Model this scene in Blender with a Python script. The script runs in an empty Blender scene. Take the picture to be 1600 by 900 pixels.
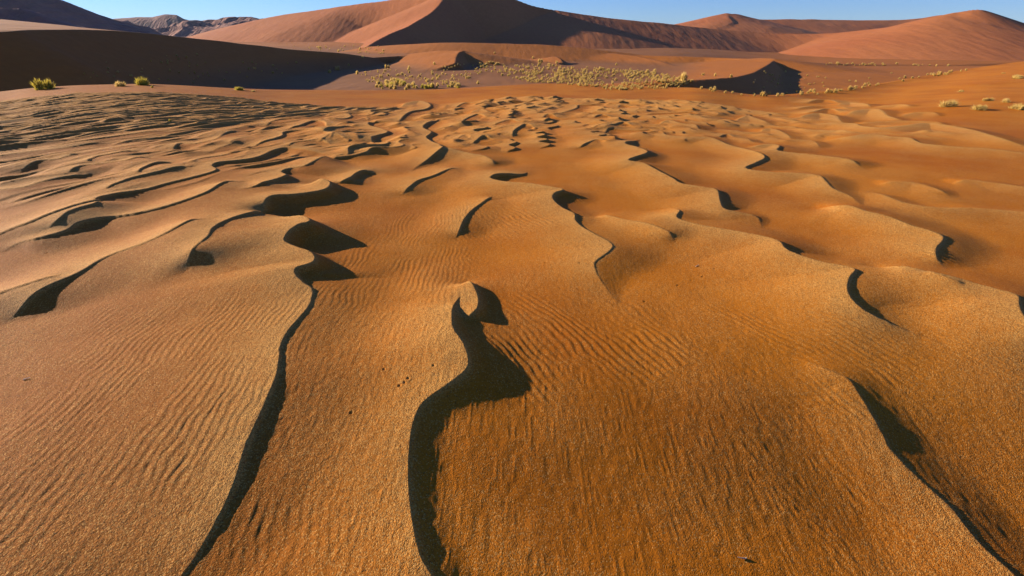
import bpy, math, random
import numpy as np
from mathutils import Vector

random.seed(7)
RNG = np.random.RandomState(11)
S = bpy.context.scene

# ------------------------------------------------------------------ camera
CAM_H = 1.6
PITCH = math.atan(390 / 800.0)
cam_d = bpy.data.cameras.new("camera")
cam_d.sensor_width = 36.0
cam_d.lens = 18.0
cam_d.clip_start = 0.05
cam_d.clip_end = 20000
cam = bpy.data.objects.new("camera", cam_d)
S.collection.objects.link(cam)
cam.location = (0, 0, CAM_H)
cam.rotation_euler = (math.pi / 2 - PITCH, 0, 0)
S.camera = cam

# ------------------------------------------------------------------ light
SUN_EL = math.radians(14.5)
SUN_AZ = math.radians(157)           # direction towards the sun, from +X anticlockwise
SUN_DIR = Vector((math.cos(SUN_AZ) * math.cos(SUN_EL), math.sin(SUN_AZ) * math.cos(SUN_EL), math.sin(SUN_EL)))
world = bpy.data.worlds.new("World")
S.world = world
world.use_nodes = True
wn = world.node_tree
bg = wn.nodes["Background"]
sky = wn.nodes.new("ShaderNodeTexSky")
sky.sky_type = 'NISHITA'
sky.sun_disc = False
sky.sun_elevation = SUN_EL
sky.sun_rotation = math.atan2(SUN_DIR.x, SUN_DIR.y)
sky.altitude = 800
sky.air_density = 1.0
sky.dust_density = 0.0
sky.ozone_density = 3.0
tint = wn.nodes.new("ShaderNodeMix")
tint.data_type = 'RGBA'; tint.blend_type = 'MULTIPLY'
tint.inputs[0].default_value = 1.0
tint.inputs[7].default_value = (0.60, 0.83, 1.45, 1)
wn.links.new(sky.outputs[0], tint.inputs[6])
wn.links.new(tint.outputs[2], bg.inputs[0])
bg.inputs[1].default_value = 0.05
sun_d = bpy.data.lights.new("sun", 'SUN')
sun_d.energy = 5.0
sun_d.angle = math.radians(0.5)
sun_d.color = (1.0, 0.86, 0.68)
sun = bpy.data.objects.new("sun", sun_d)
S.collection.objects.link(sun)
sun.rotation_euler = (-SUN_DIR).to_track_quat('-Z', 'Y').to_euler()
S.view_settings.view_transform = 'Standard'
S.view_settings.look = 'None'
S.view_settings.gamma = 1
S.view_settings.use_curve_mapping = False
S.view_settings.exposure = 1.3
S.cycles.max_bounces = 4
S.cycles.diffuse_bounces = 1
S.cycles.volume_bounces = 0

# ------------------------------------------------------------------ helpers
CP, SP = math.cos(PITCH), math.sin(PITCH)


def slope(py):
    """rise per metre of horizontal depth of the sight line through row py"""
    v = (np.asarray(py, float) - 450) / 800
    return (-SP - v * CP) / (CP - v * SP)


def sx(px, py):
    """sideways metres per metre of depth"""
    v = (np.asarray(py, float) - 450) / 800
    return (np.asarray(px, float) - 800) / 800 / (CP - v * SP)


def on_height(px, py, z):
    """world x, y of the sight line at height z"""
    Y = (z - CAM_H) / slope(py)
    return sx(px, py) * Y, Y


def smooth(t):
    t = np.clip(t, 0, 1)
    return t * t * (3 - 2 * t)


_T = RNG.rand(512, 512).astype(np.float32)


def vnoise(x, y, seed=0):
    x = np.asarray(x, np.float32) + seed * 17.31
    y = np.asarray(y, np.float32) + seed * 9.77
    xi = np.floor(x).astype(np.int32)
    yi = np.floor(y).astype(np.int32)
    fx = x - xi
    fy = y - yi
    fx = fx * fx * (3 - 2 * fx)
    fy = fy * fy * (3 - 2 * fy)
    x0 = xi & 511; x1 = (xi + 1) & 511; y0 = yi & 511; y1 = (yi + 1) & 511
    a = _T[y0, x0]; b = _T[y0, x1]; c = _T[y1, x0]; d = _T[y1, x1]
    return (a + (b - a) * fx) * (1 - fy) + (c + (d - c) * fx) * fy


def fbm(x, y, oct=4, seed=0):
    s = 0; a = 0.5; t = 0
    for i in range(oct):
        s = s + a * vnoise(x * 2 ** i, y * 2 ** i, seed + i * 3)
        t += a
        a *= 0.5
    return s / t


def catmull(P, n):
    P = np.asarray(P, float)
    Q = np.vstack([2 * P[0] - P[1], P, 2 * P[-1] - P[-2]])
    out = []
    for i in range(len(P) - 1):
        p0, p1, p2, p3 = Q[i], Q[i + 1], Q[i + 2], Q[i + 3]
        t = np.linspace(0, 1, n, endpoint=False)[:, None]
        out.append(0.5 * (2 * p1 + (p2 - p0) * t + (2 * p0 - 5 * p1 + 4 * p2 - p3) * t ** 2 + (3 * p1 - p0 - 3 * p2 + p3) * t ** 3))
    out.append(P[-1:])
    return np.vstack(out)


def resample(P, step):
    d = np.r_[0, np.cumsum(np.hypot(*np.diff(P[:, :2], axis=0).T))]
    n = max(6, int(d[-1] / step))
    s = np.linspace(0, d[-1], n)
    return np.stack([np.interp(s, d, P[:, k]) for k in range(P.shape[1])], 1)


WIND = np.array([0.93, -0.2])


def nearest(X, Y, C):
    """signed distance to polyline C (lee side positive) and fractional index"""
    C = C.astype(np.float32)
    N = len(C)
    st = max(1, N // 40)
    idx = list(range(0, N, st))
    best = None; bi = None
    for i in idx:
        d = (X - C[i, 0]) ** 2 + (Y - C[i, 1]) ** 2
        if best is None:
            best = d; bi = np.zeros(d.shape, np.int32) + i
        else:
            m = d < best
            best = np.where(m, d, best); bi = np.where(m, i, bi)
    lo = np.clip(bi - st - st // 2, 0, N - 1)
    best = None
    for k in range(3 * st + 1):
        i = np.minimum(lo + k, N - 1)
        d = (X - C[i, 0]) ** 2 + (Y - C[i, 1]) ** 2
        if best is None:
            best = d; bi = i
        else:
            m = d < best
            best = np.where(m, d, best); bi = np.where(m, i, bi)
    T = np.gradient(C[:, :2], axis=0)
    T /= np.maximum(np.hypot(T[:, 0], T[:, 1])[:, None], 1e-9)
    Nn = np.stack([T[:, 1], -T[:, 0]], 1)
    if (Nn @ WIND).sum() < 0:
        Nn = -Nn
    rx = X - C[bi, 0]; ry = Y - C[bi, 1]
    side = rx * Nn[bi, 0] + ry * Nn[bi, 1]
    # exact distance to the two neighbouring segments
    dist = np.sqrt(best)
    fi = bi.astype(np.float32)
    for o in (-1, 1):
        j = np.clip(bi + o, 0, N - 1)
        ex = C[j, 0] - C[bi, 0]; ey = C[j, 1] - C[bi, 1]
        L2 = np.maximum(ex * ex + ey * ey, 1e-12)
        t = np.clip((rx * ex + ry * ey) / L2, 0, 1)
        dd = np.hypot(rx - t * ex, ry - t * ey)
        m = dd < dist
        dist = np.where(m, dd, dist)
        fi = np.where(m, bi + t * o, fi)
    lw = np.where(side > 0, 1.0, 0.0).astype(np.float32)
    end = ((bi == 0) & (fi <= 1e-4)) | ((bi == N - 1) & (fi >= N - 1 - 1e-4))
    lw = np.where(end, 0.5 + 0.5 * np.clip(side / np.maximum(dist, 1e-6), -1, 1), lw)
    return np.sign(side) * dist, fi, lw


def mat(name):
    m = bpy.data.materials.new(name)
    m.use_nodes = True
    nt = m.node_tree
    b = nt.nodes["Principled BSDF"]
    return m, nt, b


def node(nt, typ, **kw):
    n = nt.nodes.new(typ)
    for k, v in kw.items():
        if k.startswith('_'):
            setattr(n, k[1:], v)
        else:
            n.inputs[k].default_value = v
    return n


def mixc(nt, fac, a, b, blend='MIX'):
    n = nt.nodes.new("ShaderNodeMix")
    n.data_type = 'RGBA'
    n.blend_type = blend
    for sock, v in ((n.inputs[0], fac), (n.inputs[6], a), (n.inputs[7], b)):
        if hasattr(v, 'links'):
            nt.links.new(v, sock)
        elif isinstance(v, tuple):
            sock.default_value = (*v, 1)
        else:
            sock.default_value = v
    return n.outputs[2]


def math_n(nt, op, a, b=None, c=None):
    n = nt.nodes.new("ShaderNodeMath")
    n.operation = op
    for i, v in enumerate((a, b, c)):
        if v is None:
            continue
        if hasattr(v, 'links'):
            nt.links.new(v, n.inputs[i])
        else:
            n.inputs[i].default_value = v
    return n.outputs[0]


def ramp(nt, fac, lo, hi, a=0.0, b=1.0):
    n = nt.nodes.new("ShaderNodeMapRange")
    n.inputs[1].default_value = lo
    n.inputs[2].default_value = hi
    n.inputs[3].default_value = a
    n.inputs[4].default_value = b
    nt.links.new(fac, n.inputs[0])
    return n.outputs[0]


def grid_mesh(name, X, Y, Z, material, attrs=None, kind='structure'):
    R, C = X.shape
    me = bpy.data.meshes.new(name)
    nv = R * C
    co = np.empty((nv, 3), np.float32)
    co[:, 0] = X.ravel(); co[:, 1] = Y.ravel(); co[:, 2] = Z.ravel()
    me.vertices.add(nv)
    me.vertices.foreach_set('co', co.ravel())
    i = np.arange((R - 1) * (C - 1), dtype=np.int32)
    r = i // (C - 1); c = i % (C - 1)
    v0 = r * C + c
    quads = np.stack([v0, v0 + 1, v0 + C + 1, v0 + C], 1).astype(np.int32)
    me.loops.add(quads.size)
    me.loops.foreach_set('vertex_index', quads.ravel())
    me.polygons.add(len(quads))
    me.polygons.foreach_set('loop_start', np.arange(0, quads.size, 4, dtype=np.int32))
    me.polygons.foreach_set('use_smooth', np.ones(len(quads), bool))
    me.update(calc_edges=True)
    for k, v in (attrs or {}).items():
        a = me.attributes.new(k, 'FLOAT', 'POINT')
        a.data.foreach_set('value', np.ascontiguousarray(v, dtype=np.float32).ravel())
    me.materials.append(material)
    o = bpy.data.objects.new(name, me)
    S.collection.objects.link(o)
    if kind:
        o['kind'] = kind
    return o


# ------------------------------------------------------------------ materials
def sand_material(name, fine, red, tan, pale, grain=True):
    m, nt, b = mat(name)
    L = nt.links
    geo = nt.nodes.new("ShaderNodeNewGeometry")
    P = geo.outputs['Position']
    big = node(nt, "ShaderNodeTexNoise", Scale=0.55, Detail=3.0)
    L.new(P, big.inputs['Vector'])
    col = mixc(nt, ramp(nt, big.outputs[0], 0.38, 0.66), fine, red)
    at = node(nt, "ShaderNodeAttribute", _attribute_name='tan')
    col = mixc(nt, at.outputs['Fac'], col, tan)
    ac = node(nt, "ShaderNodeAttribute", _attribute_name='coarse')
    n2 = node(nt, "ShaderNodeTexNoise", Scale=9.0, Detail=4.0)
    L.new(P, n2.inputs['Vector'])
    cf = math_n(nt, 'MULTIPLY', ac.outputs['Fac'], ramp(nt, n2.outputs[0], 0.3, 0.6, 0.7, 1.15))
    n3 = node(nt, "ShaderNodeTexNoise", Scale=1.4, Detail=4.0, Roughness=0.6)
    L.new(P, n3.inputs['Vector'])
    patch = ramp(nt, n3.outputs[0], 0.44, 0.60)          # where coarse grains have gathered
    cf = math_n(nt, 'MINIMUM', math_n(nt, 'MULTIPLY_ADD', patch, 0.13, cf), 1.0)
    col = mixc(nt, math_n(nt, 'MULTIPLY', cf, 0.55), col, pale)
    at2 = node(nt, "ShaderNodeAttribute", _attribute_name='tan')
    gs = math_n(nt, 'MINIMUM', math_n(nt, 'ADD', math_n(nt, 'MULTIPLY_ADD', patch, 0.45, 0.22), math_n(nt, 'ADD', math_n(nt, 'MULTIPLY', ac.outputs['Fac'], 0.5), math_n(nt, 'MULTIPLY', at2.outputs['Fac'], 0.35))), 1.0)
    g1 = node(nt, "ShaderNodeTexNoise", Scale=125.0, Detail=3.0, Roughness=0.6)
    L.new(P, g1.inputs['Vector'])
    vor = node(nt, "ShaderNodeTexVoronoi", Scale=230.0)
    L.new(P, vor.inputs['Vector'])
    # single pale and dark grains of coarse sand
    gr = node(nt, "ShaderNodeSeparateColor")
    L.new(vor.outputs['Color'], gr.inputs[0])
    thr = math_n(nt, 'SUBTRACT', 0.93, math_n(nt, 'MULTIPLY', cf, 0.62))
    isp = math_n(nt, 'GREATER_THAN', gr.outputs[0], thr)
    col = mixc(nt, math_n(nt, 'MULTIPLY', isp, 0.75), col, pale)
    isd = math_n(nt, 'LESS_THAN', gr.outputs[1], math_n(nt, 'ADD', 0.10, math_n(nt, 'MULTIPLY', cf, 0.12)))
    col = mixc(nt, math_n(nt, 'MULTIPLY', isd, 0.55), col, (0.08, 0.033, 0.012))
    col = mixc(nt, gs, col, mixc(nt, g1.outputs[0], (0.36, 0.36, 0.36), (1.64, 1.64, 1.64)), 'MULTIPLY')
    L.new(col, b.inputs['Base Color'])
    b.inputs['Roughness'].default_value = 0.8
    b.inputs['Specular IOR Level'].default_value = 0.05
    g2 = node(nt, "ShaderNodeTexNoise", Scale=115.0, Detail=3.0, Roughness=0.65)
    L.new(P, g2.inputs['Vector'])
    g3 = node(nt, "ShaderNodeTexNoise", Scale=26.0, Detail=2.0)
    L.new(P, g3.inputs['Vector'])
    h = math_n(nt, 'ADD', math_n(nt, 'MULTIPLY', g2.outputs[0], math_n(nt, 'MULTIPLY_ADD', gs, 0.0050, 0.0006)), math_n(nt, 'MULTIPLY', vor.outputs['Distance'], math_n(nt, 'MULTIPLY_ADD', cf, -0.0016, -0.0010)))
    h = math_n(nt, 'ADD', h, math_n(nt, 'MULTIPLY', g3.outputs[0], math_n(nt, 'MULTIPLY_ADD', gs, 0.004, 0.0008)))
    bp = node(nt, "ShaderNodeBump", Strength=1.0, Distance=1.0)
    L.new(h, bp.inputs['Height'])
    L.new(bp.outputs[0], b.inputs['Normal'])
    return m


M_SAND = sand_material('rippled_sand', (0.45, 0.143, 0.008), (0.36, 0.100, 0.006), (0.30, 0.096, 0.009), (0.52, 0.27, 0.070))


def dune_material(name, c1, c2, sc=0.02, streak=0.0, bump=0.15, sandy=None):
    m, nt, b = mat(name)
    L = nt.links
    geo = nt.nodes.new("ShaderNodeNewGeometry")
    P = geo.outputs['Position']
    n = node(nt, "ShaderNodeTexNoise", Scale=sc, Detail=5.0)
    L.new(P, n.inputs['Vector'])
    col = mixc(nt, ramp(nt, n.outputs[0], 0.35, 0.65), c1, c2)
    if sandy:
        at = node(nt, "ShaderNodeAttribute", _attribute_name='sandy')
        col = mixc(nt, at.outputs['Fac'], col, sandy)
    f = node(nt, "ShaderNodeTexNoise", Scale=sc * 30, Detail=3.0)
    L.new(P, f.inputs['Vector'])
    col = mixc(nt, 1.0, col, mixc(nt, f.outputs[0], (0.8, 0.8, 0.8), (1.2, 1.2, 1.2)), 'MULTIPLY')
    L.new(col, b.inputs['Base Color'])
    b.inputs['Roughness'].default_value = 0.9
    b.inputs['Specular IOR Level'].default_value = 0.1
    mp = node(nt, "ShaderNodeMapping")
    mp.inputs['Scale'].default_value = (1.0, 0.25, 0.25)
    L.new(P, mp.inputs[0])
    s = node(nt, "ShaderNodeTexNoise", Scale=sc * 12, Detail=4.0)
    L.new(mp.outputs[0], s.inputs['Vector'])
    bp = node(nt, "ShaderNodeBump", Strength=1.0, Distance=bump / sc * 0.02)
    L.new(s.outputs[0], bp.inputs['Height'])
    L.new(bp.outputs[0], b.inputs['Normal'])
    return m


M_PLAIN = dune_material('plain_sand', (0.215, 0.085, 0.026), (0.25, 0.10, 0.028), 0.03, bump=0.35, sandy=(0.33, 0.11, 0.018))
M_RED = dune_material('red_dune_sand', (0.31, 0.098, 0.031), (0.34, 0.118, 0.038), 0.01, bump=0.4)
hz, hnt, hb = mat('haze_air')
hnt.nodes.remove(hb)
pv = hnt.nodes.new("ShaderNodeVolumePrincipled")
pv.inputs['Color'].default_value = (0.72, 0.84, 1.0, 1)
pv.inputs['Density'].default_value = 0.00002
hnt.links.new(pv.outputs[0], hnt.nodes['Material Output'].inputs['Volume'])
hme = bpy.data.meshes.new('haze')
_h = 3500
hme.from_pydata([(x, y, z) for z in (-19, 120) for (x, y) in ((-_h, -_h), (_h, -_h), (_h, _h), (-_h, _h))], [],
                [(3, 2, 1, 0), (4, 5, 6, 7), (0, 1, 5, 4), (1, 2, 6, 5), (2, 3, 7, 6), (3, 0, 4, 7)])
hme.materials.append(hz)
haze = bpy.data.objects.new('haze', hme)
S.collection.objects.link(haze)
haze['kind'] = 'stuff'
haze['label'] = 'thin bluish air over the desert'
haze['category'] = 'haze'
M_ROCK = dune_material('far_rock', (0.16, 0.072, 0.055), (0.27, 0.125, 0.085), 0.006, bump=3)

# ------------------------------------------------------------------ near sand: crests read as lines on the ground
# each: heights in cm along the crest, then points
T = """
4,4,4,5,6,5 | 20,16,16,28 | 0,385 30,376 65,372 105,362 125,353 165,342 215,336 260,328 300,318 325,309 345,296 365,288 390,284
4,6,7,5,8,6 | 17,27,28,18,29 | 370,306 400,298 420,289 447,277 440,270 455,265 480,260 503,248 527,242
4,4,4,7,4,4,6,7,5,5 | 17,16,18,29,17,17,29,28,20 | -60,388 0,366 50,354 100,340 130,328 155,320 150,315 172,306 200,302 230,297 262,288 300,279 338,269 332,261 350,254 400,246 425,236 450,232 490,236 520,241
4 | 75,362 95,355 110,345 135,335 155,328 160,322
5 | 10,490 28,480 62,460 95,445 120,434 140,424 160,412 185,402 215,396 250,387 280,376 312,361 335,354
2.5 | -60,485 0,468 30,461 70,449 100,440
6 | 290,425 297,418 310,405 330,390 338,375 360,357 385,345 400,338 415,328
1.6,2.8,3.6,4.4,5,5,5.5,7,10,12,11,13,14,9 | 15,15,16,16,17,19,23,31,33,32,30,32 | 180,980 240,935 290,888 340,812 368,755 385,700 408,650 430,600 437,565 438,545 450,522 467,502 480,487 488,470 488,456 475,447 462,435 464,425 478,417 490,408 491,400 482,392 462,386 446,380 444,374 452,362 467,352 484,347 476,339 455,332 432,327
10 | 30 | 405,324 411,320 417,312 427,307 445,305 462,304 490,300 508,296 516,290 514,284 505,281 485,277
2.2,2.2,2.2,2.2,2.3,2.5,3.6,5.5,7,5.5,4.5 | 22,27,27,27,27,28,31 | 730,1000 700,945 675,900 655,865 642,800 638,740 641,690 648,656 664,628 704,600 728,580 732,564 724,540 708,516 706,492 710,476 718,466
5 | 30 | 725,496 744,486 747,468 741,450 734,440 722,434
2,2.5,3.5,4,3,3.5,4,6,6,5,6,6 | 15,15,16,20,27,28,29,30 | 965,470 950,450 937,435 930,422 929,412 940,403 950,396 957,387 950,379 927,367 910,357 899,347 897,336 880,327 867,317 863,309 868,302 880,297 850,291 825,287 790,284 770,280 766,277 775,271 795,268 815,266 824,262
5,5,6,6,5,5,5 | 25,28,29,29 | 645,259 650,256 668,248 682,240 692,233 686,226 674,221 666,214 674,206 661,199 668,191 688,184
5 | 690,233 707,236 735,241 757,245 768,251 775,256
4,4,4,4,4,4,4,4,4,4 | 25,16,15,17,16,16,20,22 | 1030,203 1037,206 1042,211 1065,214 1110,216 1137,226 1170,236 1195,246 1180,256 1165,264 1200,270 1250,272 1280,276 1290,284 1302,294 1332,304 1348,316
4,4,5,4,4,4,4,4 | 27,27,17,16,18,24,17 | 1000,215 977,224 995,230 1012,239 982,251 1005,256 1025,266 1050,279 1065,288 1100,294 1120,298 1125,315 1132,326 1160,330 1185,335 1192,347
4,4,4,4,5,6,5,5,5,5,4,3 | 24,18,16,18,26,20,16,18,15,15 | 1030,322 1055,325 1062,331 1057,341 1075,349 1110,357 1162,366 1200,374 1218,381 1226,391 1245,401 1287,415 1332,426 1325,440 1322,457 1330,472 1350,487 1380,500 1420,515 1455,530
4,5,6,7,7,6 | 15,15,17,27,27 | 1370,414 1400,420 1430,427 1475,438 1512,446 1562,460 1587,468 1590,485 1600,500 1625,525 1680,560
2.5 | 1440,440 1475,453 1500,460
1.2,1.6,1.8,2,2,2 | 14 | 1240,556 1290,578 1325,595 1342,618 1362,650 1378,680 1392,705 1430,745 1485,795 1525,845 1580,895 1630,935 1700,985
5 | 930,335 950,338 975,346 1000,352 1020,358 1045,368 1055,375
5,5,5,5,4,4 | 15,15,16,25,17 | 1280,319 1295,320 1330,325 1350,332 1390,342 1425,355 1450,362 1472,371 1471,380 1462,390 1464,402 1480,413
3 | 1360,297 1375,302 1412,317 1462,325 1525,326 1600,332 1680,340
2.5 | 1375,286 1400,284 1437,287 1487,304
3 | 1490,284 1512,281 1550,285 1600,292 1660,300
6 | 1165,230 1200,226 1218,229 1214,236 1232,239 1262,242 1295,246 1327,250 1352,258
3.5 | 1225,221 1245,219 1270,221 1282,229
5,7,6,5,4,3 | 1290,217 1307,215 1325,214 1350,211 1382,212 1390,214 1420,216 1432,221 1445,225 1475,228 1517,231 1557,234 1600,239 1660,245
5,7,7,8,7,6,5 | 1240,193 1255,192 1300,191 1337,192 1345,196 1375,199 1412,195 1445,190 1465,191 1500,197 1530,205 1550,212 1575,219 1600,225 1650,232
6 | 1245,182 1275,176 1307,179 1312,185 1322,189
5 | 1260,177 1285,170 1300,169 1313,173
6 | 1320,177 1345,170 1370,169 1380,172 1390,177 1415,182
3.5 | 1345,189 1355,187 1387,185 1425,184 1465,185 1480,188
5 | 1262,159 1275,155 1287,154 1300,155 1310,158
5 | 1306,162 1322,159 1335,159 1350,161 1362,165
4 | 1370,165 1390,164 1412,163 1424,165
3 | 1410,177 1425,173 1440,172 1460,172 1470,175
4 | 1245,169 1255,167 1282,165 1312,166 1325,168
5 | 1185,205 1200,201 1217,204 1232,212 1236,218
6 | 801,212 803,205 812,198 822,194 838,198
5 | 905,229 920,223 934,219 948,222
5 | 925,202 940,197 954,195
5 | 942,201 960,195 973,191 988,195
5 | 848,183 853,180 860,179 872,183
5 | 855,181 875,177 892,172 902,168 904,164 925,163 938,160
4 | 965,167 972,163 990,166
5 | 928,182 940,179 954,181
4 | 945,208 952,202 975,203 1000,204 1017,203 1025,206
5 | 1028,193 1045,188 1065,193 1085,195 1093,201
5 | 1147,188 1160,183 1170,181 1185,186 1205,192
4 | 1122,215 1135,210 1145,214
4 | 1010,179 1020,177 1050,176 1082,175 1092,178
7 | 385,229 415,222 432,217 442,213 443,208 460,205 485,204 507,208 519,214 512,219
6 | 507,209 518,205 530,202 542,199 552,198
7 | 446,202 465,198 478,193 492,189 507,191 511,197
6 | 415,194 437,187 462,185 477,183
5 | 450,232 460,228 475,225 500,222 517,227
5 | 500,224 513,219 525,217 542,222
5 | 28 | 592,188 577,191 577,196 592,200 606,206 592,211 581,216 584,223
6 | 500,188 515,188 530,187 548,183 545,178 541,176
5 | 27 | 616,190 626,185 634,178 645,173 665,170 673,165 668,160 655,157 635,160 625,165
5 | 28 | 528,287 545,282 556,272 567,266 582,266
3 | 15 | 628,303 640,294 655,283 680,275 705,264 722,261
2.5 | 14 | 712,368 717,362 725,345 737,330 755,317 771,306
5 | 712,167 727,160 740,160
5 | 733,175 752,170 767,175
5 | 720,190 735,182 748,178 762,182
5 | 770,195 785,190 800,187 815,192
5 | 712,221 727,212 738,215
5 | 738,224 755,214 768,216
5 | 160,301 165,299 190,290 212,282 250,274 282,267 302,265
5 | -40,302 0,297 37,294 65,286 105,277 142,272
6 | 105,272 130,262 155,259 185,255 200,254 217,246 240,243
6 | 136,257 150,247 175,242 200,236 218,235
4 | -40,272 0,265 45,257 75,250 125,245
4 | 28,267 62,255 95,251 130,242 175,232 225,225 252,221
6 | 216,274 232,262 250,256 270,254
4 | 298,259 325,250 350,245 365,241
5 | 268,234 282,225 305,226 337,220 350,210 378,202
4 | 328,239 350,232 378,226
5 | 360,227 380,220 402,216
4 | 70,232 130,222 200,210 260,202
4 | 300,219 340,208 390,197
4 | -30,246 40,238 110,230 160,221
"""
RIM_PX = np.array([-900, -300, 0, 40, 120, 225, 290, 350, 430, 600, 680, 750, 850, 950, 1040, 1088, 1126, 1158, 1200, 1244, 1287, 1331, 1400, 1480, 1600, 1800, 2500], float)
RIM_PY = np.array([150, 150, 147, 141, 135.5, 133, 136, 140, 143, 144, 142.5, 138, 132, 134, 139, 139, 144, 150, 153, 150, 145, 140, 128, 114, 96, 80, 80], float)
RIM_R = np.array([22, 22, 22, 22, 22, 22, 22, 22, 23, 24, 25, 26, 28, 27, 25, 24, 23, 22, 21, 22, 24, 26, 32, 40, 50, 55, 55], float)
RIM_Q = sx(RIM_PX, RIM_PY)           # tangent of azimuth
RIM_Z = CAM_H + slope(RIM_PY) * RIM_R
_q = np.linspace(-2.4, 2.4, 1201)
_k = np.exp(-np.linspace(-2.5, 2.5, 31) ** 2); _k /= _k.sum()
RIM_R = np.convolve(np.pad(np.interp(_q, RIM_Q, RIM_R), 15, 'edge'), _k, 'valid')
RIM_Z = np.convolve(np.pad(np.interp(_q, RIM_Q, RIM_Z), 15, 'edge'), _k, 'valid')
RIM_Q = _q


def base_near(X, Y):
    Yp = np.maximum(Y, 1e-3)
    q = np.clip(X / Yp, -2.2, 2.2)
    R = np.interp(q, RIM_Q, RIM_R)
    zr = np.interp(q, RIM_Q, RIM_Z)
    d = Yp
    z = zr * smooth((d - 5) / (R * 0.97 - 5))
    over = np.maximum(d - R, 0)
    z = z - np.where(over < 8, over ** 2 / 40, 1.6 + (over - 8) * 0.4)
    z = z - 0.055 * np.clip(X + 0.35, 0, 2.5) * smooth((3.3 - Y) / 2.2)
    z = z - 0.05 * np.clip(X + 0.2, 0, 1.7) * smooth((2.7 - Y) / 1.3) - 0.05 * np.clip(X + 2.2, 0, 1.1) * smooth((2.3 - Y) / 1.0)
    z = z + 0.05 * (fbm(X * 0.25, Y * 0.25, 2, 5) - 0.5) * smooth((R - d) / 6) * smooth(d / 6)
    return z


rs = [0.45]
while rs[-1] < 75:
    rs.append(rs[-1] + max(0.0045, 0.0033 * rs[-1]))
rs = np.array(rs)
AZ = np.radians(np.linspace(-68, 68, 1290))
NR, NC = len(rs), len(AZ)
RR, AA = np.meshgrid(rs, AZ, indexing='ij')
GX = (RR * np.sin(AA)).astype(np.float32)
GY = (RR * np.cos(AA)).astype(np.float32)
BASE = base_near(GX, GY).astype(np.float32)
HZ = np.zeros_like(BASE)
COV = np.zeros_like(BASE)
FILL = np.zeros_like(BASE)
COARSE = np.zeros_like(BASE)


def window(C, m):
    r = np.hypot(C[:, 0], C[:, 1]); a = np.arctan2(C[:, 0], C[:, 1])
    r0, r1 = max(r.min() - m, 0.3), r.max() + m
    da = m / max(r.min() - m * 0.3, 0.6) if r.min() > m else 1.6
    i0, i1 = np.searchsorted(rs, [r0, r1])
    j0, j1 = np.searchsorted(AZ, [a.min() - da, a.max() + da])
    return slice(i0, max(i1, i0 + 1)), slice(j0, max(j1, j0 + 1))


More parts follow.
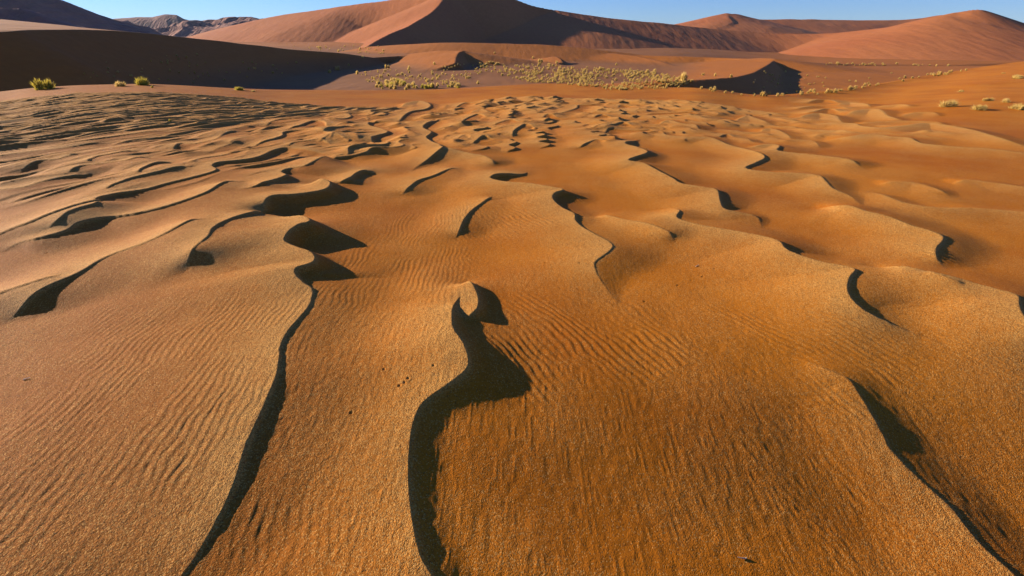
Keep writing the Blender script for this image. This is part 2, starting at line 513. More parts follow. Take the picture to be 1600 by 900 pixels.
def add_crest(P, Ls=None, lee=31.0, a=0.6, tail=0.2, keep=None, cov=True):
    """P: rows x, y, H"""
    Hm = P[:, 2].max()
    L = Ls or (0.25 + 8.5 * Hm)
    n = len(P)
    # fade the ends
    s = np.linspace(0, 1, n)
    H = P[:, 2] * smooth(s / 0.13) ** 0.8 * smooth((1 - s) / 0.13) ** 0.8
    LEE = P[:, 3] if P.shape[1] > 3 else np.full(n, lee)
    w = window(P, L * 1.05)
    X = GX[w]; Y = GY[w]
    if X.size < 4:
        return
    d, fi, lw = nearest(X, Y, P)
    ad = np.abs(d)
    # height and lee angle blended over the part of the crest that is about as near
    st = max(1, n // 36)
    sw = 0; sh = 0; sl = 0; sh2 = 0
    BF = 0.02 + 0.30 * vnoise(np.linspace(0, 1, n) * max(2, n * 0.008 * 5), np.full(n, 3.3), int(abs(P[0, 0]) * 37) % 97)
    k0 = (P[st, 0] - P[0, 0]) ** 2 + (P[st, 1] - P[0, 1]) ** 2
    wid = 0.10 * ad + 0.8 * math.sqrt(k0) + 1e-4
    for i in range(0, n, st):
        wt = np.exp(-np.clip((np.hypot(X - P[i, 0], Y - P[i, 1]).astype(np.float32) - ad) / wid, 0, 30))
        sw = sw + wt; sh = sh + wt * H[i]; sl = sl + wt * LEE[i]; sh2 = sh2 + wt * BF[i]
    h = (sh / sw).astype(np.float32)
    tl = np.tan(np.radians(sl / sw)).astype(np.float32)
    u = np.clip(ad / L, 0, 1)
    left = 0.62 * (1 - u) ** 1.7 + 0.38 * (0.5 + 0.5 * np.cos(np.pi * u))
    wd = np.maximum(a * h / tl, 1e-3)
    t = 1 - ad / wd
    e = 0.05
    soft = (t + np.sqrt(t * t + e)) / (1 + math.sqrt(1 + e))
    tw = np.maximum((1 - a) * h / tail, 0.05)
    ta = ad / tw
    right = (a * soft + (1 - a) * (1 / (1 + 0.55 * ta + 0.45 * ta * ta))) * smooth((L - ad) / (0.4 * L))
    # soft lee: steep only at the brink, easing out at once
    w2 = np.maximum(h / tl, 1e-3)
    bf = np.clip(sh2 / sw, 0.03, 0.5).astype(np.float32)
    tb = 1 - ad / np.maximum(bf * h / 0.62, 1e-3)
    brinkp = (tb + np.sqrt(tb * tb + 0.03)) / (1 + math.sqrt(1.03))
    softlee = (bf * brinkp + (1 - bf) * (0.5 * (1 - np.clip(ad / (3.2 * w2), 0, 1)) ** 2 + 0.25 + 0.25 * np.cos(np.pi * np.clip(ad / (3.0 * w2), 0, 1)))) * smooth((L - ad) / (0.4 * L))
    mm = smooth((sl / sw - 25) / 5).astype(np.float32)
    right = mm * right + (1 - mm) * softlee
    z = h * (1 + 0.25 * (1 - mm)) * (left * (1 - lw) + right * lw)
    rr = RR[w]
    g = 1.0
    if keep is not None:
        g = keep(X, Y) * (1 - COV[w])
    if keep is None:
        HZ[w] += z * g
    else:
        FILL[w] = np.maximum(FILL[w], z * g)
    strong = np.clip(h / 0.045, 0, 1)
    cw = 0.14 + 1.3 * h + 0.012 * rr
    cc = strong * ((1 - lw) * np.exp(-(ad / cw)) + lw * np.exp(-(ad / 0.02))) * g
    COARSE[w] = np.maximum(COARSE[w], cc)
    if cov:
        c = np.exp(-(ad / (0.20 + 0.020 * rr)) ** 2) * np.clip(h / 0.03, 0, 1)
        COV[w] = np.maximum(COV[w], c)


rndT = random.Random(5)
for line in T.strip().splitlines():
    fld = line.split('|')
    hs, pts = fld[0], fld[-1]
    hs = [float(v) * 0.01 for v in hs.split(',')]
    px = np.array([[float(v) for v in p.split(',')] for p in pts.split()])
    n = len(px)

    def spread(v):
        return np.interp(np.linspace(0, 1, n), np.linspace(0, 1, len(v)), v) if len(v) > 1 else np.full(n, v[0])
    hh = spread(hs) * (1.3 if len(fld) == 3 else 1.1)
    if len(fld) == 3:
        le = spread([float(v) for v in fld[1].split(',')])
    else:
        le = np.interp(px[:, 0], [350, 500, 850, 1200], [18, 19, 17, 15])
        hh = hh * np.interp(px[:, 0], [300, 500, 900, 1200], [1.0, 0.95, 0.85, 0.8]) * rndT.uniform(0.85, 1.15)
    z = hh * 0.9
    for _ in range(4):
        x, y = on_height(px[:, 0], px[:, 1], z)
        z = base_near(x, y) + hh * 0.95
    P = np.stack([x, y, hh, le], 1)
    P = catmull(P, 10)
    rmean = np.hypot(P[:, 0], P[:, 1]).mean()
    P = resample(P, 0.008 * rmean)
    add_crest(P, a=0.5, tail=0.2)

print('traced done')


# small crests that fill the far half of the rippled field
def fill_keep(X, Y):
    q = X / np.maximum(Y, 0.1)
    rmax = np.interp(q, [-1.5, -0.5, -0.33, -0.15, 0.0, 0.3, 0.6, 0.8, 1.3], [19.5, 19.5, 17.3, 18.5, 21, 19.5, 14.0, 11, 6])
    rmin = np.interp(q, [-1.5, -0.6, -0.3, 0, 0.4, 1.0], [4.5, 4.8, 6.6, 7.6, 8.4, 8.6])
    return smooth((rmax - Y) / 1.2) * smooth((Y - rmin) / 1.5)


def make_fill():
    rnd = random.Random(3)
    k = 0
    y = 4.5
    while y < 20.5:
        x = -26.0
        while x < 16:
            q = x / y
            left = float(smooth((-q - 0.15) / 0.5))
            sp = 0.62 - 0.27 * left
            xx = x + rnd.uniform(-0.2, 0.2) * sp
            yy = y + rnd.uniform(-0.9, 0.9)
            ln = rnd.uniform(1.3, 3.6) + 2.2 * left * rnd.random()
            H = (rnd.uniform(0.045, 0.085)) * (1 - 0.22 * left)
            if q > 0.3:
                H *= 0.8
            x += sp
            if abs(q) > 1.6 or yy < 4 or float(fill_keep(np.array([xx]), np.array([yy]))[0]) < 0.05:
                continue
            pts = []
            px_, py_ = xx, yy
            ph = rnd.uniform(0, 6.28); lam = rnd.uniform(0.5, 1.0) + 0.8 * left; am = rnd.uniform(0.55, 1.1) * (1 - 0.62 * left)
            st = 0.06
            for i in range(int(ln / st)):
                qq = px_ / max(py_, 1)
                ang = math.radians(np.interp(qq, [-1.2, -0.3, 0.1, 0.7], [57, 66, 95, 135]))
                s = i * st
                ang += am * math.sin(s / lam * 6.28 + ph) * 1.0
                px_ += math.cos(ang) * st; py_ += math.sin(ang) * st
                pts.append((px_, py_, H * (1 + 0.25 * math.sin(s * 3 + ph))))
            P = np.array(pts)
            add_crest(P, Ls=(0.80 - 0.40 * left), keep=fill_keep, cov=False, lee=rnd.uniform(18 + 8 * left, 31), a=0.65, tail=0.2)
            k += 1
        y += 1.3
    print('fill crests', k)


make_fill()
HZ += FILL
Q = GX / np.maximum(GY, 0.05)

# secondary relief: soft lumps, wind ripples a few centimetres apart
reach = smooth((14 - RR) / 9)
ang = math.radians(33)


def rip_field(a, lam, seed, along):
    c = GX * math.cos(a) + GY * math.sin(a)
    l = -GX * math.sin(a) + GY * math.cos(a)
    ph = c / lam + 2.2 * vnoise(GX * 1.1, GY * 1.1, seed) + 1.5 * vnoise(GX * 2.9, GY * 2.9, seed + 1) + 0.75 * vnoise(GX * 9, GY * 9, seed + 2)
    amp = 0.25 + 1.1 * smooth((vnoise(c * 5, l * along, seed + 3) - 0.25) / 0.5)
    f = ph - np.floor(ph)
    w = np.where(f < 0.68, smooth(f / 0.68), smooth((1 - f) / 0.32))   # gentle windward, steep lee
    return w * amp


ripR = rip_field(math.radians(33), 0.048, 20, 2.6)
ripL = rip_field(math.radians(2), 0.040, 31, 3.5)
bl = smooth((GX + 0.35 * GY * 0 + 0.9) / 0.9)
rip = ripL * (1 - bl) + ripR * bl
m1 = smooth((fbm(GX * 0.9, GY * 0.9, 3, 41) - 0.47) / 0.16)
HZ += (0.0024 * rip * m1 * reach * (0.6 + 0.4 * bl) * (1 - 0.55 * smooth((2.5 - GY) / 0.9) * smooth((GX + 0.2) / 0.5))).astype(np.float32)
HZ += (0.0016 * (1 - np.abs(2 * vnoise(GX * 38, GY * 13, 52) - 1)) * smooth((5 - RR) / 3)).astype(np.float32)
HZ += 0.012 * (fbm(GX * 1.6, GY * 1.6, 3, 60) - 0.5) * smooth((16 - RR) / 6)


# beetle tracks: little pits
def pit(px, py, rad, dep):
    x, y = on_height(px, py, 0.03)
    w = window(np.array([[x, y]]), rad * 4)
    g = np.exp(-(((GX[w] - x) ** 2 + (GY[w] - y) ** 2) / rad ** 2))
    g2 = np.exp(-(((GX[w] - x) ** 2 + (GY[w] - y) ** 2) / (rad * 1.9) ** 2))
    HZ[w] += (-dep * g + dep * 0.3 * g2).astype(np.float32)


for p in [(600, 578), (624, 602), (632, 598), (638, 592), (678, 577), (548, 640), (1008, 465), (1060, 440), (1081, 432), (1094, 424), (1099, 426), (1117, 416), (72, 391), (1163, 876), (1170, 872), (852, 408), (905, 412)]:
    pit(p[0], p[1], 0.007 if p[0] != 1163 else 0.02, 0.012 if p[0] != 1163 else 0.03)

# long soft drifts on the smooth right-hand rise
sm = smooth((Q - 0.45) / 0.3) * smooth((RR - 12) / 5)
HZ += (0.35 * (fbm(GX * 0.09 + GY * 0.05, GY * 0.22, 3, 77) - 0.5) * sm * smooth((34 - GY) / 16)).astype(np.float32)

ZN = BASE + HZ
tanA = np.clip(smooth((-Q - 0.0) / 0.9) * 0.95 + 0.35 * (fbm(GX * 0.5, GY * 0.5, 3, 90) - 0.5) - 0.05, 0, 1)
near = grid_mesh('sand_ground', GX, GY, ZN, M_SAND, {'coarse': np.clip(COARSE, 0, 1), 'tan': tanA})

# sand beside and behind the camera
ra = np.concatenate([[0.0], np.geomspace(0.4, 75, 160)])
aa = np.radians(np.linspace(66, 294, 220))
R2, A2 = np.meshgrid(ra, aa, indexing='ij')
X2, Y2 = R2 * np.sin(A2), R2 * np.cos(A2)
Z2 = 0.08 * (fbm(X2 * 0.6, Y2 * 0.6, 3, 12) - 0.5) - 0.03 - 0.0022 * R2 ** 2
grid_mesh('sand_ground_behind', X2, Y2, Z2, M_SAND, {'coarse': X2 * 0, 'tan': X2 * 0 + 0.2})
ra = np.linspace(0, 0.5, 20)
aa = np.radians(np.linspace(-70, 70, 60))
R2, A2 = np.meshgrid(ra, aa, indexing='ij')
grid_mesh('sand_ground_at_feet', R2 * np.sin(A2), R2 * np.cos(A2), R2 * 0 - 0.012, M_SAND, {'coarse': R2 * 0, 'tan': R2 * 0})
print('near', NR, NC)


# ------------------------------------------------------------------ middle ground: plain with dunes
def cones(X, Y, P, mL, mR, bias=0.0):
    """highest of slopes falling from every point of a ridge; mR is the slope on the lee side"""
    P = resample(catmull(P, 8), max(1.0, 0.004 * np.hypot(P[:, 0], P[:, 1]).mean()))
    Tn = np.gradient(P[:, :2], axis=0)
    Tn /= np.hypot(Tn[:, 0], Tn[:, 1])[:, None]
    N = np.stack([Tn[:, 1], -Tn[:, 0]], 1)
    if (N @ np.array([0.3, -0.95])).sum() < 0:
        N = -N
    Z = np.full(X.shape, -1e9, np.float32)
    mRa = np.interp(np.linspace(0, 1, len(P)), np.linspace(0, 1, len(mR)), mR) if isinstance(mR, tuple) else np.full(len(P), mR)
    for (x, y, z), n, mR in zip(P, N, mRa):
        dx = X - x; dy = Y - y
        d = np.hypot(dx, dy) + 1e-6
        c = np.clip(0.5 + 0.8 * (dx * n[0] + dy * n[1]) / d + bias, 0, 1)
        Z = np.maximum(Z, z - (mL + (mR - mL) * c) * d)
    return Z


def P3(pts):
    a = np.array(pts, float)
    x = sx(a[:, 0], a[:, 1]) * a[:, 2]
    return np.stack([x, a[:, 2], CAM_H + slope(a[:, 1]) * a[:, 2]], 1)


def smax(a, b, k):
    h = np.clip(0.5 + 0.5 * (a - b) / k, 0, 1)
    return b + (a - b) * h + k * h * (1 - h)


rm = np.geomspace(24, 1300, 640)
am = np.radians(np.linspace(-75, 75, 1150))
RM, AM = np.meshgrid(rm, am, indexing='ij')
MX = (RM * np.sin(AM)).astype(np.float32)
MY = (RM * np.cos(AM)).astype(np.float32)
MQ = MX / np.maximum(MY, 1)


def plain_z(X, Y):
    q = X / np.maximum(Y, 1)
    z = -7.0 + 5.0 * smooth((Y - 200) / 350) * smooth((0.05 - q) / 0.3)
    z = z - 6.5 * smooth((q - 0.25) / 0.3) * smooth((Y - 175) / 170)
    z = z + 1.2 * (fbm(X * 0.02, Y * 0.02, 3, 3) - 0.5)
    return z


MZ = plain_z(MX, MY)
# large dune on the left, its lee face turned to the camera and in shade
brink = P3([(-700, 60, 34), (-300, 56, 48), (0, 51, 66), (44, 47, 72), (135, 47, 86), (202, 50, 98), (270, 56, 112), (337, 63, 128), (405, 71, 146), (472, 78.5, 165), (540, 84, 185), (585, 90, 200)])
bP = resample(catmull(brink, 8), 1.5)
WIND_SAVE = WIND.copy()
WIND[:] = (0.95, -0.3)
d, fi, _w = nearest(MX, MY, bP)
WIND[:] = WIND_SAVE
zb = np.interp(fi, np.arange(len(bP)), bP[:, 2]).astype(np.float32)
ux = MQ
rise = 0.085 * smooth((-ux - 0.35) / 0.45)
lee_z = zb - np.maximum(d, 0) * math.tan(math.radians(32))
st_z = zb + rise * np.minimum(-d, 70) - 0.07 * np.maximum(-d - 90, 0)
MZ = smax(np.where(d > 0, lee_z, st_z), MZ, 1.2)
# hollow behind the near rim
MZ = MZ - 0.8 * np.exp(-((MX - 50) ** 2 / 26 ** 2 + (MY - 95) ** 2 / 34 ** 2))
FLOOR = MZ.copy()
ridges = [
    # broad brown mounds in the middle distance
    (P3([(575, 73, 300), (640, 69, 275), (700, 66.5, 262), (780, 68, 258), (850, 70, 255), (930, 77, 250), (985, 84, 245)]), 0.10, 0.16),
    (P3([(640, 84, 225), (690, 79, 215), (722, 79.5, 205)]), 0.13, 0.2),
    (P3([(727, 79, 207), (718, 82, 198), (713, 90, 180), (712, 98, 165)]), 0.16, 0.62),
    (P3([(870, 88, 215), (876, 92, 205), (880, 97, 195)]), 0.12, 0.55),
    (P3([(960, 83, 240), (1000, 88, 225), (1035, 96, 205), (1060, 105, 185), (1075, 116, 160)]), 0.12, 0.40),
    (P3([(1000, 86, 230), (1060, 88, 222), (1120, 90, 215), (1180, 92, 195), (1210, 92, 172)]), 0.10, 0.22),
    (P3([(1206, 92, 176), (1240, 95, 186), (1300, 99, 200), (1400, 101, 215), (1500, 101, 235), (1600, 97, 260)]), 0.10, 0.17),
    (P3([(1196, 90.5, 192), (1210, 92, 182), (1208, 96, 165), (1195, 104, 138), (1178, 113, 120), (1150, 119.5, 104), (1112, 123.5, 95), (1072, 126, 90), (1040, 127, 88)]), 0.09, (0.62, 0.62, 0.6, 0.5, 0.4, 0.34, 0.3)),
]
for P, mL, mR, *kk in ridges:
    MZ = smax(cones(MX, MY, P, mL, mR), MZ, kk[0] if kk else 0.5)
# gentle far side of the hollow on the right
MZ = MZ + 0.35 * (fbm(MX * 0.05, MY * 0.05, 3, 44) - 0.5)
sandy = smooth((MZ - FLOOR - 0.1) / 1.2) + smooth((MQ - 0.33) / 0.2) + smooth((MZ + 5.5) / 3)
mid = grid_mesh('desert_plain', MX, MY, MZ, M_PLAIN, {'sandy': np.clip(sandy, 0, 1)})

# floor out to the horizon
xx = np.linspace(-3450, 3450, 60); yy = np.linspace(-3450, 3450, 60)
FX, FY = np.meshgrid(xx, yy)
grid_mesh('desert_floor', FX, FY, FX * 0 - 17.0, M_PLAIN)


# ------------------------------------------------------------------ far dunes, each a body of its own
def far_dune(name, ridges, az0, az1, r0, r1, nr, nc, material, z0=-14, rough=0.0, k=3.0, rs_=0.01, streak=0.0):
    r = np.linspace(r0, r1, nr); a = np.arctan(np.linspace(sx(az0, 60), sx(az1, 60), nc))
    Rf, Af = np.meshgrid(r, a, indexing='ij')
    X = Rf * np.tan(Af); Y = Rf
    Z = np.full(X.shape, z0 - 10.0)
    for pts, mL, mR, *bi in ridges:
        Z = smax(cones(X, Y, P3(pts), mL, mR, *bi), Z, k)
    if rough:
        amp = smooth((Z - z0) / 20)
        Z = Z + rough * (fbm(X * rs_, Y * rs_, 4, 8) - 0.5) * amp
    if streak:
        Z = Z + streak * (fbm(X * 0.05 + Y * 0.02, Y * 0.008, 3, 18) - 0.5) * smooth((Z - z0) / 20)
    return grid_mesh(name, X, Y, Z, material)


far_dune('great_dune', [
    ([(705, -14, 645), (698, -8, 625), (690, 2, 600), (676, 18, 560), (655, 31, 520), (625, 46, 470), (600, 57, 430), (580, 68, 390), (570, 76, 360)], 0.33, 0.68, 0.35),
    ([(705, -14, 645), (760, -14, 650), (800, -3, 660), (830, 8, 665), (870, 16, 670)], 0.30, 0.72, 0.3),
    ([(870, 16, 670), (930, 25, 675), (1000, 33, 680), (1060, 39, 690), (1120, 45, 700), (1200, 51, 690), (1290, 52, 660), (1350, 47, 620), (1400, 40, 590), (1450, 28, 570), (1490, 20, 560)], 0.30, 0.25, 0.2),
    ([(705, -14, 645), (660, -10, 670), (600, 1, 700), (540, 9, 730), (480, 18, 760), (430, 25, 790), (370, 38, 830), (320, 50, 880)], 0.3, (0.8, 0.62, 0.3, 0.29, 0.29, 0.29, 0.29)),
    ([(1495, 19, 560), (1530, 15, 550), (1560, 24, 550), (1600, 42, 545), (1660, 64, 540), (1800, 80, 540)], 0.3, 0.36),
], 250, 2000, 300, 1000, 420, 760, M_RED, rough=1.2, rs_=0.02, streak=0.5, k=1.0)
far_dune('distant_dune', [
    ([(1000, 45, 1300), (1070, 39, 1250), (1100, 34, 1220), (1128, 23, 1200), (1136, 21, 1200)], 0.2, 0.22),
    ([(1136, 21, 1200), (1140, 27, 1150), (1146, 34, 1110)], 0.2, 0.62),
    ([(1136, 21, 1200), (1155, 22, 1210), (1170, 28, 1220), (1290, 30.5, 1230), (1380, 32, 1230), (1440, 28, 1230), (1480, 24, 1230), (1550, 35, 1230)], 0.2, 0.24),
], 900, 1700, 900, 1500, 200, 320, M_RED, rough=6, rs_=0.01)
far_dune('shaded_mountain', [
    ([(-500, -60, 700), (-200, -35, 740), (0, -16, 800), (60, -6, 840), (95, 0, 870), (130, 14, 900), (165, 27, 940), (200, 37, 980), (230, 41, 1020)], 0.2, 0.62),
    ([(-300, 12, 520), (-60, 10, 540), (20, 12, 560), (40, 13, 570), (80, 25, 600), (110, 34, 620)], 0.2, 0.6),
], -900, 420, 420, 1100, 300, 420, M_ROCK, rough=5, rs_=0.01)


# low rocky hills beyond
def rocky(name, sil, r0, r1, az0, az1, rough, sc, seed):
    r = np.linspace(r0, r1, 160); q = np.linspace(sx(az0, 40), sx(az1, 40), 420)
    Rf, Qf = np.meshgrid(r, q, indexing='ij')
    X = Rf * Qf; Y = Rf
    s = np.array(sil, float)
    top = CAM_H + slope(np.interp(Qf, sx(s[:, 0], 40), s[:, 1])) * (r0 + r1) / 2
    t = (Rf - r0) / (r1 - r0)
    env = np.sin(np.pi * np.clip(t, 0, 1)) ** 0.7
    n = 1 - np.abs(2 * fbm(X * sc, Y * sc * 0.8, 5, seed) - 1)
    Z = -18 + (top + 18) * env * (1 - rough + rough * 1.15 * n)
    return grid_mesh(name, X, Y, Z, M_ROCK)


rocky('rocky_hills', [(150, 60), (190, 36), (240, 34), (290, 31), (330, 33), (360, 30), (400, 29), (430, 31), (470, 40), (520, 60)], 1500, 2100, 130, 540, 0.65, 0.006, 5)
rocky('blue_hill', [(150, 45), (180, 30), (215, 27), (240, 27), (262, 23), (280, 24), (290, 30), (330, 40), (380, 60)], 2600, 3100, 120, 400, 0.12, 0.003, 9)


# ------------------------------------------------------------------ finding the ground under a pixel
def z_grid(Z, rgrid, agrid, x, y):
    r = np.hypot(x, y); a = np.arctan2(x, y)
    fi = np.interp(r, rgrid, np.arange(len(rgrid))); fj = np.interp(a, agrid, np.arange(len(agrid)))
    i = np.minimum(fi.astype(int), len(rgrid) - 2); j = np.minimum(fj.astype(int), len(agrid) - 2)
    u = fi - i; v = fj - j
    return (Z[i, j] * (1 - u) + Z[i + 1, j] * u) * (1 - v) + (Z[i, j + 1] * (1 - u) + Z[i + 1, j + 1] * u) * v


def ground(x, y):
    x = np.atleast_1d(np.asarray(x, float)); y = np.atleast_1d(np.asarray(y, float))
    r = np.hypot(x, y)
    zn = np.where(r < rs[-1], z_grid(ZN, rs, AZ, x, y), -99)
    zm = np.where(r > rm[0], z_grid(MZ, rm, am, x, y), -99)
    return np.maximum(zn, zm)


def hit(px, py, dmin=0.8, dmax=900):
    Y = np.geomspace(dmin, dmax, 1400)
    X = sx(px, py) * Y
    z = CAM_H + slope(py) * Y
    g = ground(X, Y)
    k = np.where(z < g)[0]
    if len(k) == 0:
        return None
    k = k[0]
    return float(X[k]), float(Y[k]), float(g[k])


# ------------------------------------------------------------------ grass tufts
def grass_material(name, lo, hi, green):
    m, nt, b = mat(name)
    L = nt.links
    oi = nt.nodes.new("ShaderNodeObjectInfo")
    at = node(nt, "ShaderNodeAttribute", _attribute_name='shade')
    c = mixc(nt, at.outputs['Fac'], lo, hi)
    c = mixc(nt, math_n(nt, 'MULTIPLY', oi.outputs['Random'], 0.4), c, green)
    L.new(c, b.inputs['Base Color'])
    tr = nt.nodes.new("ShaderNodeBsdfTranslucent")
    L.new(c, tr.inputs[0])
    ms = nt.nodes.new("ShaderNodeMixShader")
    ms.inputs[0].default_value = 0.45
    L.new(b.outputs[0], ms.inputs[1]); L.new(tr.outputs[0], ms.inputs[2])
    L.new(ms.outputs[0], nt.nodes['Material Output'].inputs[0])
    b.inputs['Roughness'].default_value = 0.7
    b.inputs['Specular IOR Level'].default_value = 0.1
    return m


M_STRAW = grass_material('straw_grass', (0.54, 0.37, 0.10), (0.80, 0.57, 0.19), (0.62, 0.43, 0.11))
M_GREEN = grass_material('green_grass', (0.34, 0.27, 0.035), (0.66, 0.49, 0.09), (0.38, 0.33, 0.035))


def tuft_mesh(name, n, seed, spread=1.0, height=1.0, width=0.03, material=None, lobes=1):
    """blades radiating out of a few crowns; about one unit wide and `height` tall"""
    rnd = random.Random(seed)
    V = []; F = []; A = []
    cs = [(rnd.uniform(-0.25, 0.25) * (lobes > 1), rnd.uniform(-0.25, 0.25) * (lobes > 1), rnd.uniform(0.7, 1.0)) for _ in range(lobes)]
    for i in range(n):
        cx, cy, cs_ = cs[i % lobes]
        az = rnd.uniform(0, 2 * math.pi)
        el = math.radians(rnd.uniform(12, 88)) ** 1.0
        ln = rnd.uniform(0.65, 1.08) * cs_
        dx, dy, dz = math.cos(az) * math.cos(el) * 0.5 * spread, math.sin(az) * math.cos(el) * 0.5 * spread, math.sin(el) * height
        w = width * rnd.uniform(0.6, 1.4)
        tx, ty = -math.sin(az) * w, math.cos(az) * w
        if rnd.random() < 0.5:
            tx, ty = math.cos(az) * w, math.sin(az) * w
        bx, by = cx + rnd.uniform(-.08, .08), cy + rnd.uniform(-.08, .08)
        k = len(V)
        droop = rnd.uniform(0.0, 0.18) * height
        V += [(bx - tx * .6, by - ty * .6, -0.05), (bx + tx * .6, by + ty * .6, -0.05),
              (bx + dx * ln * .55 + tx, by + dy * ln * .55 + ty, dz * ln * .62), (bx + dx * ln * .55 - tx, by + dy * ln * .55 - ty, dz * ln * .62),
              (bx + dx * ln, by + dy * ln, dz * ln - droop * math.cos(el))]
        F += [(k, k + 1, k + 2, k + 3), (k + 3, k + 2, k + 4)]
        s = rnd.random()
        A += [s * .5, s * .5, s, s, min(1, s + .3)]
    me = bpy.data.meshes.new(name)
    me.from_pydata(V, [], F)
    a = me.attributes.new('shade', 'FLOAT', 'POINT')
    a.data.foreach_set('value', A)
    me.materials.append(material)
    return me


TUFTS = [tuft_mesh('grass_tuft', 150, 100 + i, 1.0, 0.62 + 0.12 * (i % 3), 0.035, M_STRAW, 1 + i % 3) for i in range(6)]
GTUFTS = [tuft_mesh('green_tuft', 170, 200 + i, 1.0, 0.6 + 0.1 * (i % 3), 0.03, M_GREEN, 2 + i % 2) for i in range(3)]


def place(me, p, width, name, label=None, group=None, h=1.0, category='grass tuft'):
    o = bpy.data.objects.new(name, me)
    S.collection.objects.link(o)
    o.location = (p[0], p[1], p[2] - 0.03 * width)
    o.rotation_euler = (0, 0, random.uniform(0, 6.28))
    o.scale = (width, width, width * h)
    if label:
        o['label'] = label
        o['category'] = category
    if group:
        o['group'] = group
    return o


def width_at(p, wpx):
    return wpx / 800 * (p[1] * CP + (CAM_H - p[2]) * SP)


# --- clumps on and near the rim, each described on its own
hero = [
    (71, 139, 34, 1.0, 'green', 'wide bushy yellow-green clump at the left edge of the near sand crest'),
    (188, 135, 17, 1.0, 'straw', 'small pale straw clump left of the rounder green clump on the near sand crest'),
    (224, 133, 24, 1.05, 'green', 'round bright green clump standing on the near sand crest against dark dune shade'),
    (238, 137, 8, 1.0, 'green', 'tiny green tuft at the right foot of the round green clump'),
    (1485, 167, 30, .75, 'straw', 'widest golden grass clump on the smooth sand at the right'),
    (1531, 172, 24, .7, 'straw', 'low golden grass clump right of the widest clump and lowest on the smooth right slope'),
    (1543, 158, 15, .8, 'straw', 'small greenish clump above the low golden clump on the smooth right slope'),
    (1572, 160, 17, .75, 'straw', 'small golden clump between two others near the right edge of the photo'),
    (1591, 171, 26, .75, 'straw', 'golden grass clump cut by the right edge, lower of the two there'),
    (1592, 123, 20, .7, 'straw', 'golden clump at the right edge, high on the smooth rise'),
    (1501, 144, 12, .7, 'straw', 'small clump beside a dark pit on the smooth right slope'),
    (1568, 115, 6, .8, 'straw', 'tiny lone tuft high on the smooth right rise'),
    (266, 190, 7, 1.3, 'green', 'tiny green sprout alone among the thin ripples on the left'),
    (374, 141, 16, .7, 'green', 'pale green low tuft at the foot of the large dune shadow'),
    (395, 143, 12, .5, 'straw', 'flat pale tuft right of the green one at the end of the dune shadow'),
]
for i, (px, py, w, h, kind, lab) in enumerate(hero):
    p = hit(px, py)
    if p is None:
        print('no hit', px, py); continue
    W = width_at(p, w)
    big = w > 14
    if kind == 'green':
        me = tuft_mesh('grass_clump', 420 if big else 120, 300 + i, 1.0, 0.62, 0.014 if big else 0.03, M_GREEN, 5 if big else 1)
    else:
        me = tuft_mesh('grass_clump', 360 if big else 120, 300 + i, 1.0, 0.6, 0.016 if big else 0.03, M_STRAW, 5 if big else 2)
    place(me, p, W, 'grass_clump', lab, None, h, 'grass clump')

# --- bushes standing alone on the plain and on the dune sides
lone = [
    (1070, 128, 20, 'thick pale bush at the left end of the dark hollow'), (1098, 118, 6, 'left one of the row of small bushes above the hollow'),
    (1117, 119, 7, 'double small bush in the row above the dark hollow'), (1142, 121, 9, 'tallest small bush of the row above the dark hollow'),
    (963, 102, 6, 'lone tuft on the brown mound left of the curved dune crest'), (1011, 115, 9, 'bushy tuft at the foot of the curved dune crest'),
    (1024, 113, 8, 'tuft just right of the bushy one at the curved dune crest foot'), (845, 98, 9, 'broad tuft below the small dark dune notch'),
    (832, 92, 5, 'small tuft left of the broad one below the dark notch'), (870, 99, 6, 'narrow tuft right below the small dark dune notch'),
    (773, 84, 4, 'single tiny tuft on the bare face of the middle mound'), (558, 116, 8, 'green-tinged tuft on the edge of the dune shadow'),
    (527, 110, 9, 'olive tuft just inside the shadow edge'), (516, 114, 7, 'orange-tinted tuft on the corner of the shadow'),
    (606, 107, 9, 'dark-based tuft casting a shadow left of the round hollow'), (567, 91, 5, 'pale tuft inside the narrow end of the dune shadow'),
    (545, 103, 5, 'pale round tuft within the shadow tip'), (679, 101, 6, 'tuft on the foot of the mound left of the round dark hollow'),
    (640, 108, 7, 'tuft between the shadow tip and the round dark hollow'), (747, 131, 9, 'low yellow tuft alone below the tuft belt'),
    (746, 139, 7, 'flat yellow tuft on the tan hump'), (500, 76, 6, 'tuft behind the brink of the large left dune'),
    (601, 112, 6, 'small dark tuft beneath the one casting a shadow'), (1227, 113, 5, 'pale tuft on the shaded wall of the hollow'),
    (1207, 118, 5, 'pale double tuft on the shaded sand wall'), (1215, 132, 6, 'upright tuft low on the shaded sand wall'),
]
for px, py, w, lab in lone:
    p = hit(px, py)
    if p is None or p[1] < 26:
        print('lone miss', px, py, p); continue
    place(random.choice(TUFTS), p, width_at(p, w), 'grass_tuft', lab, None, 1.1)

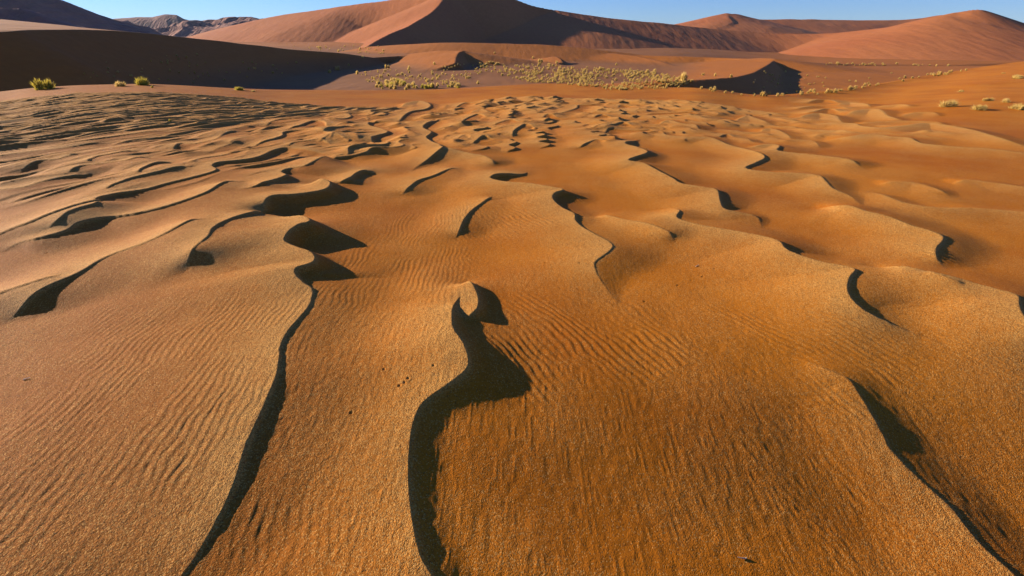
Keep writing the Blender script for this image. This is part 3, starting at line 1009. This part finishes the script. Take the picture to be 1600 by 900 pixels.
# --- the belts of tufts
belts = [  # polygon-ish boxes in the picture, number, width range, label, group
    ([(742, 100), (800, 98), (880, 104), (960, 108), (1040, 117), (1085, 128), (1055, 139), (960, 142), (900, 134), (820, 128), (760, 112)], 950, (3.5, 6.5), 'small straw tuft in the dense belt of tufts across the plain', 'tufts in the dense belt on the plain'),
    ([(560, 112), (620, 108), (700, 112), (740, 122), (700, 132), (620, 136), (575, 128)], 120, (3.5, 7), 'small dry tuft on the open plain left of the dense belt', 'tufts on the plain left of the dense belt'),
    ([(585, 130), (620, 126), (660, 136), (720, 133), (722, 138), (640, 141), (590, 139)], 60, (7, 13), 'yellow-green tuft in the loose row along the near edge of the plain', 'yellow-green tufts along the near edge of the plain'),
    ([(670, 100), (760, 100), (800, 112), (760, 120), (690, 112)], 40, (3, 5), 'small tuft scattered below the round dark hollow', 'tufts below the round dark hollow'),
    ([(430, 66), (600, 70), (600, 84), (560, 86), (430, 70)], 34, (2.5, 4.5), 'tiny tuft on the lit flat behind the large left dune', 'tufts behind the large left dune'),
    ([(1095, 139), (1160, 148), (1290, 143), (1350, 136), (1345, 140), (1290, 147.5), (1200, 151.5), (1150, 149), (1100, 142)], 40, (5, 10), 'pale yellow bush in the row lining the rim of the hollow', 'bushes lining the rim of the hollow'),
    ([(1350, 132), (1400, 124), (1480, 113), (1520, 108), (1500, 114), (1420, 126), (1350, 138)], 26, (4, 9), 'straw clump in the line climbing the rim towards the right dune', 'clumps climbing the rim on the right'),
    ([(1290, 99.5), (1480, 101), (1485, 104.5), (1290, 102.5)], 34, (2.5, 5.5), 'tiny pale clump in the thin line at the foot of the great dune', 'clumps at the foot of the great dune'),
    ([(1180, 110), (1250, 118), (1330, 122), (1420, 110), (1330, 132), (1240, 140), (1150, 140)], 34, (2.5, 4.5), 'tiny tuft scattered on the walls of the hollow', 'tufts on the walls of the hollow'),
    ([(130, 95), (330, 80), (470, 95), (430, 125), (300, 130), (130, 125)], 60, (3, 6), 'dim tuft lost in the deep shade of the large left dune', 'tufts in the shade of the large left dune'),
]


def inside(poly, x, y):
    c = False
    j = len(poly) - 1
    for i in range(len(poly)):
        xi, yi = poly[i]; xj, yj = poly[j]
        if (yi > y) != (yj > y) and x < (xj - xi) * (y - yi) / (yj - yi) + xi:
            c = not c
        j = i
    return c


cands = []
rnd = random.Random(21)
for poly, n, (w0, w1), lab, grp in belts:
    xs = [p[0] for p in poly]; ys = [p[1] for p in poly]
    k = 0; tries = 0
    while k < n and tries < n * 60:
        tries += 1
        x = rnd.uniform(min(xs), max(xs)); y = rnd.uniform(min(ys), max(ys))
        if not inside(poly, x, y):
            continue
        if 'dense' in grp and rnd.random() > (0.25 + 0.75 * min(1, max(0, (y - 98) / 26 + (x - 900) / 500))) * (0.35 + 0.65 * float(vnoise(x / 22, y / 7, 4) > 0.36)):
            continue
        p = hit(x, y)
        if p is None or p[1] > 420:
            continue
        w = w0 + (w1 - w0) * rnd.random() ** 1.8
        cands.append((w, p, lab, grp, 'yellow-green' in lab))
        k += 1
cands.sort(key=lambda c: -c[0])
N_IND = 255
for w, p, lab, grp, green in cands[:N_IND]:
    me = rnd.choice(GTUFTS if green and rnd.random() < .3 else TUFTS)
    place(me, p, width_at(p, w), 'grass_tuft', lab, grp, rnd.uniform(0.85, 1.25))
# the smallest ones together
V = []; F = []; A = []
for w, p, lab, grp, green in cands[N_IND:]:
    me = rnd.choice(TUFTS)
    W = width_at(p, w); az = rnd.uniform(0, 6.28); ca, sa = math.cos(az) * W, math.sin(az) * W
    k = len(V)
    for v in me.vertices:
        V.append((p[0] + v.co.x * ca - v.co.y * sa, p[1] + v.co.x * sa + v.co.y * ca, p[2] - .03 * W + v.co.z * W))
    for f in me.polygons:
        F.append(tuple(k + i for i in f.vertices))
    A += [d.value for d in me.attributes['shade'].data]
me = bpy.data.meshes.new('small_tufts')
me.from_pydata(V, [], F)
a = me.attributes.new('shade', 'FLOAT', 'POINT'); a.data.foreach_set('value', A)
me.materials.append(M_STRAW)
o = bpy.data.objects.new('small_tufts', me)
S.collection.objects.link(o)
o['kind'] = 'stuff'
o['label'] = 'smallest dry grass tufts scattered over the plain between the larger ones'
o['category'] = 'grass'
print('tufts', len(cands))

# ------------------------------------------------------------------ twigs on the near sand
mt, nt_, b_ = mat('dry_twig')
nz = node(nt_, "ShaderNodeTexNoise", Scale=300.0)
nt_.links.new(mixc(nt_, nz.outputs[0], (0.22, 0.13, 0.07), (0.62, 0.50, 0.36)), b_.inputs['Base Color'])
b_.inputs['Roughness'].default_value = 0.8


def twig(px, py, length, rad, seed, lab):
    rnd = random.Random(seed)
    p = hit(px, py)
    V = []; F = []
    n = 7
    a = rnd.uniform(0, 3.1)
    x, y, z = 0.0, 0.0, rad * 1.2
    for i in range(n):
        t = i / (n - 1)
        r = rad * (1 - 0.6 * t)
        for k in range(6):
            th = k / 6 * 6.283
            V.append((x - math.sin(a) * math.cos(th) * r, y + math.cos(a) * math.cos(th) * r, z + math.sin(th) * r))
        a += rnd.uniform(-.5, .5)
        x += math.cos(a) * length / n; y += math.sin(a) * length / n; z += rnd.uniform(-.1, .35) * length / n
    for i in range(n - 1):
        for k in range(6):
            F.append((i * 6 + k, i * 6 + (k + 1) % 6, i * 6 + 6 + (k + 1) % 6, i * 6 + 6 + k))
    F.append(tuple(range(5, -1, -1)))
    F.append(tuple(range((n - 1) * 6, n * 6)))
    me = bpy.data.meshes.new('dry_twig')
    me.from_pydata(V, [], F)
    me.materials.append(mt)
    o = bpy.data.objects.new('dry_twig', me)
    S.collection.objects.link(o)
    o.location = (p[0], p[1], p[2] - rad * .3)
    o['label'] = lab
    o['category'] = 'twig'


twig(37, 595, 0.035, 0.003, 1, 'curled dark twig lying on the sand near the left edge')
twig(1166, 873, 0.04, 0.0035, 2, 'short twig beside a small pit at the bottom of the photo')
twig(1087, 417, 0.05, 0.003, 3, 'pale upright chip of stalk on the sand beside the beetle tracks')
